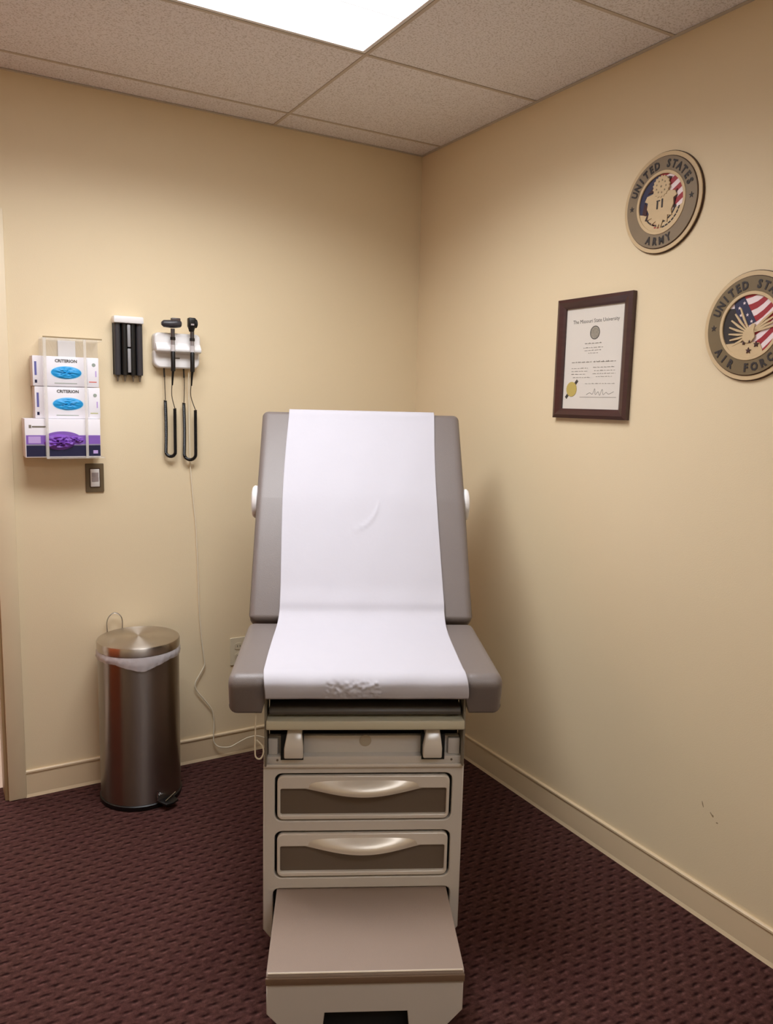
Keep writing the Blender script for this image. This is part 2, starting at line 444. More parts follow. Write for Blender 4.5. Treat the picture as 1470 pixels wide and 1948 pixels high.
def troffer(label, x0, x1, y0, y1, lensmat):
    t = empty('ceiling_light', label, 'ceiling light', ((x0+x1)/2, (y0+y1)/2, H))
    hx, hy = (x1-x0)/2-0.008, (y1-y0)/2-0.008
    plate('frame', [rrect(-hx, hx, -hy, hy, 0.002, 1), rrect(-hx+0.012, hx-0.012, -hy+0.012, hy-0.012, 0.002, 1)], 0.001, 0.012, M['white'], t)
    ym = 0.045 if lensmat == 'lens' else 0
    box('lens', -hx+0.013, hx-0.013, -hy+0.013, ym-0.002, 0.006, 0.010, M[lensmat], t)
    box('lens', -hx+0.013, hx-0.013, ym+0.002, hy-0.013, 0.006, 0.010, M[lensmat], t)
    box('divider', -hx+0.013, hx-0.013, ym-0.0025, ym+0.0025, 0.001, 0.012, M['seam'], t)
    if lensmat == 'lens':   # the tubes behind the prismatic lens throw most of their light downward
        ld_ = bpy.data.lights.new('tube_light', 'AREA'); ld_.shape = 'RECTANGLE'; ld_.size = 2*hx-0.03; ld_.size_y = 2*hy-0.03
        ld_.energy = TUBE_POWER; ld_.color = LIGHT_TINT; ld_.spread = math.radians(150)
        lo_ = bpy.data.objects.new('tube_light', ld_); COL.objects.link(lo_); lo_.parent = t; lo_.location = (0, 0, 0.0035)
    box('housing', -hx, hx, -hy, hy, 0.014, 0.09, M['white'], t)
    return t
troffer('bright fluorescent troffer in the ceiling above the exam table', -1.924, -0.705, -1.3806, -0.7706, 'lens')
troffer('fluorescent troffer in the ceiling behind the camera', -1.924, -0.705, -3.8206, -3.2106, 'lens_far')

# ------------------------------------------------------------------ exam table
TA = math.radians(-26.5)
tb = empty('exam_table', 'taupe upholstered exam table with beige drawer base and raised backrest', 'exam table', (-0.968, -1.335, 0), TA)

def pillow(name, profile_at, xs_, r, m, parent, n=5):
    """loft closed (y,z) profiles along x with rounded ends"""
    def inset(pr, d):
        out = []; k = len(pr)
        for i in range(k):
            a = Vector(pr[i-1]); b = Vector(pr[i]); c = Vector(pr[(i+1) % k])
            t = (c-a); 
            if t.length < 1e-9: out.append(tuple(b)); continue
            t.normalize(); nn = Vector((-t.y, t.x))
            out.append((b.x+nn.x*d, b.y+nn.y*d))
        return out
    loops = []
    x0, x1 = xs_[0], xs_[-1]
    for i in range(n+1):
        a = PI/2*i/n; x = x0+r*(1-math.cos(PI/2-a) if False else 1-math.sin(a)) 
        x = x0 + r*(1-math.sin(a)); 
    st = []
    for i in range(n+1):
        a = PI/2*i/n
        st.append((x0+r*(1-math.cos(a)), r*(1-math.sin(a))))
    for x in xs_[1:-1]: st.append((x, 0))
    for i in range(n, -1, -1):
        a = PI/2*i/n
        st.append((x1-r*(1-math.cos(a)), r*(1-math.sin(a))))
    for x, d in st:
        pr = inset(profile_at(x), d)
        loops.append([(x, p[0], p[1]) for p in pr])
    bm = bmesh.new(); loft(bm, loops)
    return mesh_from(name, bm, m, parent)

def round_poly(pts, radii, n=6):
    """counter-clockwise polygon with rounded corners"""
    out = []; k = len(pts)
    for i in range(k):
        p = Vector(pts[i]); a = (Vector(pts[i-1])-p).normalized(); b = (Vector(pts[(i+1) % k])-p).normalized()
        r = radii[i]; ang = a.angle(b); t = r/math.tan(ang/2)
        c = p+(a+b).normalized()*(r/math.sin(ang/2))
        s = p+a*t; e = p+b*t
        v0 = s-c; v1 = e-c
        for j in range(n+1):
            f = j/n; v = v0.lerp(v1, f)
            if v.length > 0: v = v.normalized()*r
            out.append(tuple(c+v))
    return out

# seat: thick wings at both sides, thinner middle
def seat_prof(x):
    f = min(1, max(0, (abs(x)-0.262)/0.014))
    zb = 0.752-(0.752-0.701)*f
    return round_poly([(-0.036 if zb < 0.74 else -0.050, zb), (0.44, zb), (0.435, 0.816), (-0.066, 0.813)], [0.012, 0.012, 0.022, 0.030])
pillow('seat_cushion', seat_prof, [-0.362, -0.33, -0.3, -0.276, -0.269, -0.262, -0.2, 0, 0.2, 0.262, 0.269, 0.276, 0.3, 0.33, 0.362], 0.022, M['taupe'], tb)
# backrest
A0 = Vector((0.425, 0.828)); A1 = Vector((0.66, 1.190)); A2 = Vector((0.885, 1.487))
nb = Vector((0.82, -0.57)).normalized()*0.075
def back_prof(x):
    return round_poly([tuple(A0+nb*1.0), tuple(A1+nb), tuple(A2+nb), tuple(A2), tuple(A1), tuple(A0)], [0.015, 0.001, 0.02, 0.024, 0.001, 0.016])
bk = pillow('backrest', back_prof, [-0.361, -0.33, -0.2, 0, 0.2, 0.33, 0.361], 0.022, M['taupe'], tb)
for s in (-1, 1):
    # white round handles on both sides of the backrest
    loops = []
    prof = [(0.050, 0.0), (0.056, 0.004), (0.057, 0.012), (0.052, 0.019), (0.038, 0.023), (0.0, 0.024)]
    bm = bmesh.new(); n = 28
    for r, d in prof[:-1]:
        loops.append([(s*(0.358+d), 0.715+r*math.cos(2*PI*i/n)*0.75, 1.168+r*math.sin(2*PI*i/n)) for i in range(n)])
    loft(bm, loops); mesh_from('side_knob', bm, M['white'], tb)
# backrest lift frame behind
bm = bmesh.new()
for s in (-1, 1):
    add_tube(bm, [(s*0.2, 0.80, 0.60), (s*0.2, 0.81, 1.10)], 0.012, 8)
    add_tube(bm, [(s*0.2, 0.47, 0.76), (s*0.2, 0.82, 1.27)], 0.014, 8)
add_tube(bm, [(-0.2, 0.80, 0.70), (0.2, 0.80, 0.70)], 0.012, 8)
mesh_from('backrest_frame', bm, M['dark'], tb)
# carcass
body = box('cabinet_body', -0.270, 0.270, 0.022, 0.90, 0.06, 0.545, M['beige'], tb, bevel=0.006)
box('plinth', -0.235, 0.235, 0.06, 0.86, 0.0, 0.06, M['blackm'], tb)
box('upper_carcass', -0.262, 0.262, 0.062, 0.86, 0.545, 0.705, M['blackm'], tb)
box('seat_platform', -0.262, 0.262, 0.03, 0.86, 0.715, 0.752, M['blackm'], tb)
outer = [(-0.274, 0.540), (0.274, 0.540), (0.274, 0.055), (0.254, 0.030), (0.247, 0.030), (0.247, 0.160)]
outer += [(0.247-0.017*(1-math.cos(a)), 0.161+0.017*math.sin(a)) for a in [PI/8*i for i in range(5)]]
outer += [(-0.247+0.017*(1-math.cos(a)), 0.161+0.017*math.sin(a)) for a in [PI/8*i for i in range(4, -1, -1)]]
outer += [(-0.247, 0.030), (-0.254, 0.030), (-0.274, 0.055)]
DR = [(0.378, 0.516), (0.210, 0.348)]
plate('cabinet_front', [outer]+[rrect(-0.243, 0.243, a, b_, 0.020) for a, b_ in DR], -0.022, 0.0, M['beige'], tb, bev=0.003, xf=XZ)
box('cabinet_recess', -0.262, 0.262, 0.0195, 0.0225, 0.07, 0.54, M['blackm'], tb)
for a, b_ in DR:
    zc = (a+b_)/2; hh = (b_-a)/2-0.006; wx = 0.236
    dr = plate('drawer', [rrect(-wx, wx, zc-hh, zc+hh, 0.017), rrect(-0.2275, 0.2275, zc-hh+0.013, zc+hh-0.037, 0.005)], -0.014, 0.004, M['beige_gloss'], tb, bev=0.003, xf=XZ)
    box('drawer_panel', -0.2285, 0.2285, 0.006, 0.010, zc-hh+0.012, zc+hh-0.036, M['panel'], dr)
    bm = bmesh.new(); loops = []; nx = 36
    for i in range(nx+1):
        u = -1+2*i/nx; x = 0.162*u; f = math.cos(u*PI/2)**1.15 if abs(u) < 1 else 0.0
        zt = zc+hh-0.010; zb = zc+hh-0.0365-0.0125*f; bo = 0.0008+0.028*f
        yb = -0.003
        lp = []
        for k in range(9):
            t = k/8; z = zt+(zb-zt)*t; y = yb+0.002-bo*math.sin(min(1.0, t*1.15)*PI/2)**1.1
            lp.append((x, y, z))
        lp += [(x, y+0.004+0.0*z, z) for (xx, y, z) in [lp[-1], lp[-3], lp[-5]]] + [(x, yb+0.004, zt)]
        loops.append(lp)
    loft(bm, loops); mesh_from('drawer_handle', bm, M['handle'], dr)
# ledge strips above the drawers
box('ledge_lip', -0.273, 0.273, -0.010, 0.03, 0.537, 0.546, M['beige_gloss'], tb, bevel=0.003)
box('ledge', -0.273, 0.273, -0.002, 0.06, 0.546, 0.566, M['beige'], tb, bevel=0.002)
for x in (-0.236, 0.238):
    bm = bmesh.new(); n = 12
    loft(bm, [[(x+r*math.cos(2*PI*i/n), y, 0.5565+r*math.sin(2*PI*i/n)) for i in range(n)] for r, y in ((0.0032, 0.0), (0.0032, -0.0035), (0.002, -0.004))])
    mesh_from('screw', bm, M['panel'], tb)
# recessed stirrup panel
box('stirrup_panel', -0.262, 0.262, 0.024, 0.04, 0.560, 0.614, M['beige'], tb, bevel=0.002)
for s, (a, b_) in ((-1, (-0.262, -0.236)), (1, (0.229, 0.262))):
    box('panel_stop', a, b_, 0.010, 0.03, 0.566, 0.612, M['beige'], tb, bevel=0.003)
bm = bmesh.new(); loft(bm, [[(0.002+r*math.cos(2*PI*i/32), y, 0.600+r*math.sin(2*PI*i/32)) for i in range(32)] for r, y in ((0.0165, 0.024), (0.0165, 0.0225), (0.015, 0.0220))])
mesh_from('round_emblem', bm, mat('emblem_beige', (178, 166, 146), 0.4), tb)
for x0, x1, sl in ((-0.217, -0.166, -1), (0.157, 0.208, 1)):
    # stirrup end block, narrower toward the top, beside its dark slot
    bm = bmesh.new(); xm = (x0+x1)/2
    z_sec = [(0.571, 1.0, -0.028), (0.600, 1.0, -0.030), (0.622, 0.86, -0.022), (0.652, 0.66, 0.0)]
    loops = [[(xm+(x0-xm)*k+(0.004*(1-k)), yf, z), (xm+(x1-xm)*k+0.008*(1-k), yf, z), (xm+(x1-xm)*k+0.008*(1-k), 0.06, z), (xm+(x0-xm)*k+0.004*(1-k), 0.06, z)] for z, k, yf in z_sec]
    loft(bm, loops); mesh_from('stirrup_end', bm, M['beige_gloss'], tb, bevel=0.004, seg=3)
    box('stirrup_slot', x0-(0.010 if sl < 0 else 0.002), x1+(0.0 if sl < 0 else 0.010), -0.004, 0.027, 0.5575, 0.630, M['blackm'], tb)
# flat pull-out bar and its lower lip
bm = bmesh.new()
loft(bm, [[(x, y, z) for y, z in ((-0.030, 0.653), (-0.033, 0.657), (-0.030, 0.678), (0.05, 0.681), (0.05, 0.653))] for x in (-0.264, 0.266)])
mesh_from('footrest_bar', bm, mat('bar_beige', (196, 188, 164), 0.4), tb, bevel=0.0025)
box('bar_lip', -0.10, 0.16, -0.010, 0.04, 0.645, 0.652, M['dark'], tb, bevel=0.003)
# dark rail under the seat
bm = bmesh.new()
loft(bm, [[(x, y, z) for y, z in ((-0.012, 0.688), (-0.016, 0.698), (-0.008, 0.709), (0.05, 0.711), (0.05, 0.686))] for x in (-0.258, 0.258)])
mesh_from('seat_rail', bm, M['dark'], tb, bevel=0.003)
for s in (-1, 1):
    bm = bmesh.new(); add_box(bm, s*0.2665-0.003, s*0.2665+0.003, -0.022, 0.06, 0.546, 0.742)
    mesh_from('side_bracket', bm, M['steelgrey'], tb, bevel=0.002)
# pull-out step
st = plate('step', [[(-0.236, 0.147), (0.236, 0.147), (0.236, 0.068), (0.200, 0.028), (0.200, 0.004), (0.108, 0.004), (0.102, 0.068), (-0.097, 0.068), (-0.103, 0.004), (-0.200, 0.004), (-0.200, 0.028), (-0.236, 0.068)]], 0.314, 0.324, M['beige'], tb, bev=0.002, xf=XZ)
for s in (-1, 1): box('step_side', s*0.230-0.004, s*0.230+0.004, -0.314, 0.02, 0.072, 0.147, M['beige'], st, bevel=0.002)
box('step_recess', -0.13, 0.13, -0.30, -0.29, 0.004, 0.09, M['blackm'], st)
tp = round_poly([(-0.328, 0.150), (0.018, 0.150), (0.018, 0.176), (-0.328, 0.176)], [0.004, 0.004, 0.004, 0.009])
bm = bmesh.new(); loft(bm, [[(x, y, z) for y, z in tp] for x in (-0.236, 0.236)])
mesh_from('step_pad', bm, M['taupe_step'], st)
bm = bmesh.new(); loft(bm, [[(x, y, z) for y, z in ((-0.3305, 0.148), (-0.3305, 0.1655), (-0.3265, 0.1665), (-0.3265, 0.147))] for x in (-0.2375, 0.2375)])
mesh_from('step_edge_strip', bm, M['step_edge'], st, bevel=0.001)
bm = bmesh.new(); add_tube(bm, smooth_path([(-0.232, -0.3265, 0.1765), (0, -0.3265, 0.1765), (0.232, -0.3265, 0.1765)], 4), 0.0022, 6)
mesh_from('step_nosing', bm, mat('nosing_light', (208, 192, 172), 0.3), st)
# thin wire hanging at the left of the base
tube('hanging_wire', smooth_path([(-0.292, -0.02, 0.702), (-0.293, -0.022, 0.66), (-0.294, -0.022, 0.60), (-0.292, -0.022, 0.575), (-0.280, -0.02, 0.569), (-0.272, -0.02, 0.585), (-0.275, -0.02, 0.605), (-0.290, -0.02, 0.622)], 5), 0.0022, M['cord'], tb, n=6)

# ------------------------------------------------------------------ paper sheet over the cushions
def paper():
    off = 0.004
    t2 = (A2-A1).normalized(); t1 = (A1-A0).normalized()
    nf = Vector((-0.82, 0.57)).normalized()
    ctrl = [A2+nb*0.9+Vector((0.006, 0.003)), A2+nb*0.35+t2*0.008, A2+nb*0.1+t2*0.007, A2-t2*0.012+nf*off]
    for f in (0.12, 0.25, 0.4, 0.6, 0.8, 1.0): ctrl.append(A2.lerp(A1, f)+nf*off)
    for f in (0.2, 0.4, 0.6, 0.75): ctrl.append(A1.lerp(A0, f)+nf*off)
    ctrl += [A1.lerp(A0, 0.87)+nf*(off+0.005), Vector((0.428, 0.850)), Vector((0.385, 0.830)), Vector((0.33, 0.8225)), Vector((0.25, 0.8205)), Vector((0.12, 0.820)), Vector((0.0, 0.8185)), Vector((-0.035, 0.818)),
             Vector((-0.056, 0.811)), Vector((-0.069, 0.797)), Vector((-0.0715, 0.780)), Vector((-0.069, 0.765)), Vector((-0.062, 0.753)), Vector((-0.04, 0.7485)), Vector((0.0, 0.748))]
    path = smooth_path([(0, c.x, c.y) for c in ctrl], 8)
    nx = 200; rows = []
    rnd = random.Random(3)
    blobs = [(rnd.uniform(-0.11, 0.035), rnd.uniform(-0.012, 0.030), rnd.uniform(0.0032, 0.0065), rnd.choice((-1, 1))*rnd.uniform(0.4, 1)) for _ in range(130)]
    n = len(path)
    for i, p in enumerate(path):
        t = (path[min(i+1, n-1)]-path[max(i-1, 0)]).normalized(); nn = Vector((0, t.z, -t.y))
        # outward = away from the cushions
        if nn.y > 0 and p.z > 0.9 and i > 22: nn = -nn
        if i <= 22: nn = -nn if nn.z < 0 else nn
        if p.z < 0.86 and p.y < 0.45 and i > 64:
            nn = nn if (nn.z > 0 or nn.y < 0) else -nn
        row = []
        for k in range(nx+1):
            u = -1+2*k/nx; x = -0.002+0.2655*u+0.004*math.sin(i*0.07)
            # sheet hangs a touch wider apart at the bend
            d = 0.0
            if i > 26: d += 0.0009*math.sin(x*37+i*0.08)*math.sin(i*0.056+1.3)
            # curved crease left by a rolled edge in the middle of the backrest
            zz = p.z
            if 1.0 < zz < 1.25 and i > 26:
                cx, cz, R = -0.050, 1.200, 0.110
                dd = math.hypot(x-cx, zz-cz)-R; ang = math.atan2(zz-cz, x-cx)
                if -1.45 < ang < -0.10: d += 0.0042*math.exp(-(dd/0.0055)**2)*math.cos((ang+0.775)/0.68*PI/2*0.98)
            # crumples on the front roll
            if p.y < 0.02 and p.z < 0.83 and p.z > 0.752:
                s_ = (0.790-p.z)
                for bx, bz, bw, ba in blobs:
                    q = ((x-bx)**2+(s_-bz)**2)/bw**2
                    if q < 6: d += 0.0019*ba*math.exp(-q)
            row.append(p+Vector((x, 0, 0))+nn*max(d, -0.0025))
        rows.append(row)
    bm = bmesh.new(); V = [[bm.verts.new(q) for q in r] for r in rows]
    for a, b_ in zip(V[:-1], V[1:]):
        for k in range(nx): bm.faces.new((a[k], a[k+1], b_[k+1], b_[k]))
    o = mesh_from('paper_sheet', bm, M['paper']); 
    s = o.modifiers.new('thin', 'SOLIDIFY'); s.thickness = 0.0008; s.offset = 0
    o.location = tb.location; o.rotation_euler = tb.rotation_euler
    return tag(o, 'long white paper sheet draped down the exam table backrest and seat', 'paper sheet')
paper()

# ------------------------------------------------------------------ pedal bin
tc_ = empty('trash_can', 'round brushed steel pedal bin with a flat lid standing by the back wall', 'trash can', (-1.306, -0.165, 0))
R = 0.1475
bm = bmesh.new(); add_lathe(bm, [(R-0.004, 0.0), (R+0.003, 0.002), (R+0.004, 0.018), (R-0.001, 0.022)], 64)
mesh_from('base_ring', bm, M['black'], tc_)
bm = bmesh.new(); add_lathe(bm, [(R, 0.022), (R, 0.588)], 96, cap=False)
lp = [(R-0.003, 0.588), (R-0.003, 0.10)]
add_lathe(bm, [(R, 0.588), (R-0.004, 0.588), (R-0.004, 0.12), (0.001, 0.12)], 96, cap=False)
bmesh.ops.remove_doubles(bm, verts=bm.verts[:], dist=0.0001)
mesh_from('body', bm, M['steel'], tc_)
bm = bmesh.new(); add_lathe(bm, [(R-0.004, 0.590), (R+0.002, 0.590), (R+0.003, 0.594), (R+0.003, 0.617), (R+0.001, 0.622), (R-0.004, 0.6245), (0.10, 0.6275), (0.04, 0.629), (0.0015, 0.6292)], 96)
mesh_from('lid', bm, M['steel_lid'], tc_)
# wire carrying ring standing up behind the lid, at the left
pts = [(-0.085, 0.125, 0.55), (-0.087, 0.127, 0.62), (-0.087, 0.128, 0.655), (-0.078, 0.130, 0.676), (-0.058, 0.132, 0.688), (-0.037, 0.132, 0.676), (-0.029, 0.132, 0.655), (-0.029, 0.132, 0.62), (-0.029, 0.132, 0.60)]
pts = [(x, y+0.012, z) for x, y, z in pts]
tube('carrying_ring', smooth_path(pts, 5), 0.0022, M['chrome'], tc_, n=8)
# pedal
fa = math.radians(-68)
pd = Vector((math.cos(fa), math.sin(fa), 0)); pn = Vector((-pd.y, pd.x, 0))
bm = bmesh.new()
pl = [pd*(R-0.02)+pn*0.035, pd*(R+0.045)+pn*0.028, pd*(R+0.052)+pn*0.0, pd*(R+0.045)-pn*0.028, pd*(R-0.02)-pn*0.035]
loft(bm, [[(p.x, p.y, z) for p in pl] for z in (0.020, 0.029)])
mesh_from('pedal', bm, M['black'], tc_, bevel=0.003)
bm = bmesh.new(); e = pd*(R+0.004)
q0 = e-pn*0.035; add_tube(bm, [(q0.x, q0.y, 0.032), (q0.x, q0.y, 0.068)], 0.0032, 8)
q1 = e+pn*0.045; q2 = pd*(R+0.03)-pn*0.02; add_tube(bm, [(q2.x, q2.y, 0.033), (q1.x, q1.y, 0.036)], 0.0022, 8)
mesh_from('pedal_rod', bm, M['chrome'], tc_)
# liner showing below the lid
bm = bmesh.new(); n = 120; loops = []
rnd = random.Random(5); ph = [rnd.uniform(0, 6.28) for _ in range(6)]
def lin_drop(a):
    d = (a-math.radians(-98)+PI) % (2*PI)-PI
    return 0.028+0.022*math.exp(-((d+0.0)/0.45)**2)+0.0016*math.sin(a*5+ph[0])+0.0012*math.sin(a*13+ph[1])
for r_off, tt in ((0.0012, 0.0), (0.0035, 0.25), (0.005, 0.5), (0.0045, 0.75), (0.003, 1.0), (0.0018, 1.0)):
    lp = []
    for i in range(n):
        a = 2*PI*i/n; z = 0.5892-lin_drop(a)*tt
        rr = R+r_off+0.0012*math.sin(a*31+tt*4+ph[2])*(tt > 0)+0.0008*math.sin(a*57+ph[3]+tt*7)*(tt > 0)
        lp.append((rr*math.cos(a), rr*math.sin(a), z))
    loops.append(lp)
loft(bm, loops, cap=False)
bo = mesh_from('bin_liner', bm, M['bag']); bo.location = tc_.location
tag(bo, 'thin translucent white bin liner folded over the rim of the steel bin', 'bin liner')

# ------------------------------------------------------------------ glove box holder and cartons (back wall)
GH = empty('glove_holder', 'clear acrylic glove box holder fixed to the back wall by the door', 'holder', M=wall_back_M(-1.505, 1.30))
box('back_plate', -0.092, 0.108, -0.004, 0.424, 0.0, 0.003, M['clear'], GH)
box('top_bar', -0.090, 0.104, 0.412, 0.418, 0.003, 0.110, M['clear'], GH)
box('bottom_shelf', -0.09, 0.104, -0.004, 0.0, 0.003, 0.114, M['clear_edge'], GH)
for x in (-0.092, 0.040):
    box('front_strip', x, x+0.009, -0.004, 0.416, 0.112, 0.115, M['clear_edge'], GH)
box('side_strip', -0.0945, -0.092, 0.0, 0.416, 0.003, 0.113, M['clear'], GH)
bm = bmesh.new(); add_box(bm, -0.092, 0.104, 0.4175, 0.4215, 0.106, 0.112); mesh_from('top_edge', bm, mat('edge_brown', (150, 130, 96), 0.3), GH)
box('paper_card', -0.030, 0.030, 0.352, 0.416, 0.0035, 0.005, M['white'], GH)

def crumple(name, cx, cy, rx, ry, z0, dz, m, parent, seed, a0=0, a1=2*PI):
    rnd = random.Random(seed); bm = bmesh.new(); rings = 7; n = 36; loops = []
    ph = [rnd.uniform(0, 6.28) for _ in range(5)]
    V = []
    for k in range(rings):
        t = k/(rings-1); lp = []
        for i in range(n):
            a = 2*PI*i/n; r = 1-t
            hgt = dz*math.sqrt(max(0, 1-r*r))*(0.75+0.25*math.sin(3*a+ph[0])+0.22*math.sin(7*r*PI+2*a+ph[1])+0.2*math.sin(9*a+5*r+ph[2]))
            lp.append((cx+rx*r*math.cos(a), cy+ry*r*math.sin(a), z0+max(hgt, 0.0)))
        V.append(lp)
    V[-1] = [(cx+0.0006*math.cos(2*PI*i/n), cy+0.0004*math.sin(2*PI*i/n), V[-1][0][2]) for i in range(n)]
    loft(bm, V); return mesh_from(name, bm, m, parent)

def pr_box(name, x0, x1, y0, y1, z, m, parent, th=0.0006):
    return box(name, x0, x1, y0, y1, z, z+th, m, parent)

def white_carton(label, x0, x1, z0, z1, stripe, seed):
    d = 0.085
    c = empty('glove_box', label, 'glove box', M=wall_back_M(x0, z0), group='white glove cartons in the wall holder')
    W_, H_ = x1-x0, z1-z0
    bm = bmesh.new(); add_box(bm, 0, W_, 0, H_-0.001, 0.0062, d); mesh_from('carton', bm, M['boxwhite'], c, bevel=0.001)
    cx, cy = W_*0.50, H_*0.46
    plate('oval_opening', [[(cx+0.053*math.cos(a), cy+0.0235*math.sin(a)) for a in [2*PI*i/40 for i in range(40)]]], d, d+0.0006, M['oval'], c)
    plate('blue_fill', [[(cx+0.0505*math.cos(a), cy+0.0215*math.sin(a)) for a in [2*PI*i/40 for i in range(40)]]], d+0.0004, d+0.0010, M['glove_blue'], c)
    crumple('blue_gloves', cx, cy, 0.0505, 0.0215, d+0.0008, 0.006, M['glove_blue'], c, seed)
    items = [(text_mesh('CRITERION', 0.0145, 0.0002, 0.0005), Matrix.Translation((cx, H_-0.021, d+0.0004)))]
    join_meshes('printed_name', items, M['ink_dark'], c)
    pr_box('left_print', 0.006, 0.013, H_*0.35, H_*0.80, d, M['blueprint'], c); pr_box('left_mark', 0.006, 0.0135, H_*0.10, H_*0.20, d, M['navydark'], c)
    pr_box('right_rule', W_-0.040, W_-0.0395, 0.006, H_-0.006, d, M['greygreen'], c)
    bm = bmesh.new()
    loft(bm, [[(W_-0.017+0.0065*math.cos(2*PI*i/16), H_*0.75+0.0065*math.sin(2*PI*i/16), z) for i in range(16)] for z in (d, d+0.0006)])
    mesh_from('right_mark', bm, M['greygreen'], c)
    pr_box('small_print', W_-0.012, W_-0.008, H_*0.35, H_*0.55, d, M['lilac'], c)
    pr_box('colour_stripe', W_-0.034, W_-0.008, H_*0.16, H_*0.19, d, stripe, c)
    pr_box('lower_print', cx-0.04, cx+0.035, 0.010, 0.0125, d, M['greygreen'], c)
    return c
white_carton('upper white glove carton with blue oval opening and red stripe', -1.630, -1.410, 1.5505, 1.656, M['redprint'], 1)
white_carton('lower white glove carton with blue oval opening and olive stripe', -1.626, -1.408, 1.4375, 1.5495, M['olivep'], 2)

c = empty('purple_glove_box', 'wide purple and navy glove carton at the bottom of the holder', 'glove box', M=wall_back_M(-1.664, 1.3005))
W_, H_, d = 0.251, 0.1365, 0.104
bm = bmesh.new(); add_box(bm, 0, W_, 0, H_-0.0005, 0.0062, d); mesh_from('carton', bm, M['boxwhite'], c, bevel=0.001)
pr_box('navy_band', 0.003, W_-0.001, 0.003, 0.042, d, M['navydark'], c)
pr_box('grey_rule', 0.003, W_-0.001, 0.042, 0.0465, d, mat('grey_rule', (140, 134, 150), 0.6), c)
pr_box('purple_band', 0.003, W_-0.001, 0.0465, 0.078, d, M['purple'], c)
pr_box('lilac_patch', 0.010, 0.050, 0.050, 0.074, d+0.0006, M['lilac'], c, 0.0004)
arc = [(0.122+0.066*math.cos(a), 0.062+0.030*math.sin(a)) for a in [PI*i/24 for i in range(25)]] + [(0.06, 0.045), (0.184, 0.045)]
plate('purple_arch', [arc], d+0.0006, d+0.0012, M['purple'], c)
crumple('purple_gloves', 0.112, 0.054, 0.052, 0.028, d+0.001, 0.014, M['glove_purple'], c, 9)
crumple('purple_gloves', 0.160, 0.062, 0.034, 0.013, d+0.001, 0.008, M['glove_purple'], c, 11)
pr_box('logo_mark', 0.013, 0.021, 0.103, 0.114, d, M['ink'], c); pr_box('printed_line', 0.023, 0.072, 0.105, 0.1105, d, M['ink'], c)
pr_box('count_patch', W_-0.026, W_-0.010, 0.012, 0.024, d+0.0006, M['lilac'], c, 0.0004)

# ------------------------------------------------------------------ light switch and outlet
sw = empty('wall_switch', 'white rocker switch in a brown plate under the glove holder', 'light switch', M=wall_back_M(-1.4195, 1.214))
plate('switch_plate', [rrect(-0.033, 0.033, -0.054, 0.054, 0.003)], 0, 0.006, M['brownplate'], sw, bev=0.0015)
plate('surround', [rrect(-0.019, 0.019, -0.036, 0.036, 0.002), rrect(-0.0165, 0.0165, -0.0335, 0.0335, 0.002)], 0.004, 0.0075, M['edge_dark'], sw)
bm = bmesh.new()
loft(bm, [[(x, y, z) for y, z in ((-0.033, 0.004), (-0.033, 0.011), (-0.016, 0.0125), (0.0, 0.0090), (0.018, 0.0105), (0.033, 0.009), (0.033, 0.004))] for x in (-0.016, 0.016)])
mesh_from('rocker', bm, M['white'], sw, bevel=0.0008)
pr_box('sensor_window', -0.012, 0.012, 0.004, 0.020, 0.0102, M['greyrocker'], sw, 0.0015)
pr_box('lower_button', -0.012, 0.012, -0.014, 0.003, 0.0118, M['greyrocker'], sw, 0.0015)
ou = empty('wall_outlet', 'white electrical outlet low on the back wall beside the exam table', 'outlet', M=wall_back_M(-0.856, 0.458))
plate('outlet_plate', [rrect(-0.036, 0.036, -0.060, 0.060, 0.004)], 0, 0.005, mat('ivory_plate', (214, 202, 176), 0.4), ou, bev=0.0015)
for yy in (-0.022, 0.022):
    rc = plate('receptacle', [rrect(-0.017, 0.017, yy-0.014, yy+0.014, 0.010)], 0.004, 0.007, mat('ivory_socket', (206, 194, 168), 0.4), ou)
    for xx in (-0.006, 0.006): pr_box('slot', xx-0.001, xx+0.001, yy-0.004, yy+0.005, 0.0068, M['black'], rc)

# ------------------------------------------------------------------ specula dispenser
sd = empty('specula_dispenser', 'black tube specula dispenser with white top cap on the back wall', 'dispenser', M=wall_back_M(-1.291, 1.574))
box('top_cap', -0.054, 0.054, 0.216, 0.241, 0.0, 0.046, M['white'], sd, bevel=0.004)
box('backing', -0.0525, 0.0525, 0.028, 0.216, 0.0, 0.012, M['black'], sd, bevel=0.002)
for k, x in enumerate((-0.040, -0.014, 0.016, 0.041)):
    bm = bmesh.new(); n = 18
    loft(bm, [[(x+r*math.cos(2*PI*i/n), y, 0.024+r*math.sin(2*PI*i/n)) for i in range(n)] for r, y in ((0.0115, 0.026), (0.0118, 0.036), (0.0118, 0.216))])
    mesh_from('tube', bm, M['tubegrey'] if k in (0, 3) else M['black'], sd)
    bm = bmesh.new(); loft(bm, [[(x+r*math.cos(2*PI*i/12), y, 0.024+r*math.sin(2*PI*i/12)) for i in range(12)] for r, y in ((0.0025, 0.002), (0.0035, 0.012), (0.0065, 0.026))])
    mesh_from('specula_tip', bm, mat('tip_grey', (96, 84, 70), 0.5) if k == 0 else bpy.data.materials['tip_grey'], sd)
box('light_strip', -0.0045, 0.0065, 0.130, 0.212, 0.012, 0.037, M['tubelight'], sd, bevel=0.001)
box('light_strip', -0.0045, 0.0065, 0.036, 0.124, 0.012, 0.037, M['tubelight'], sd, bevel=0.001)

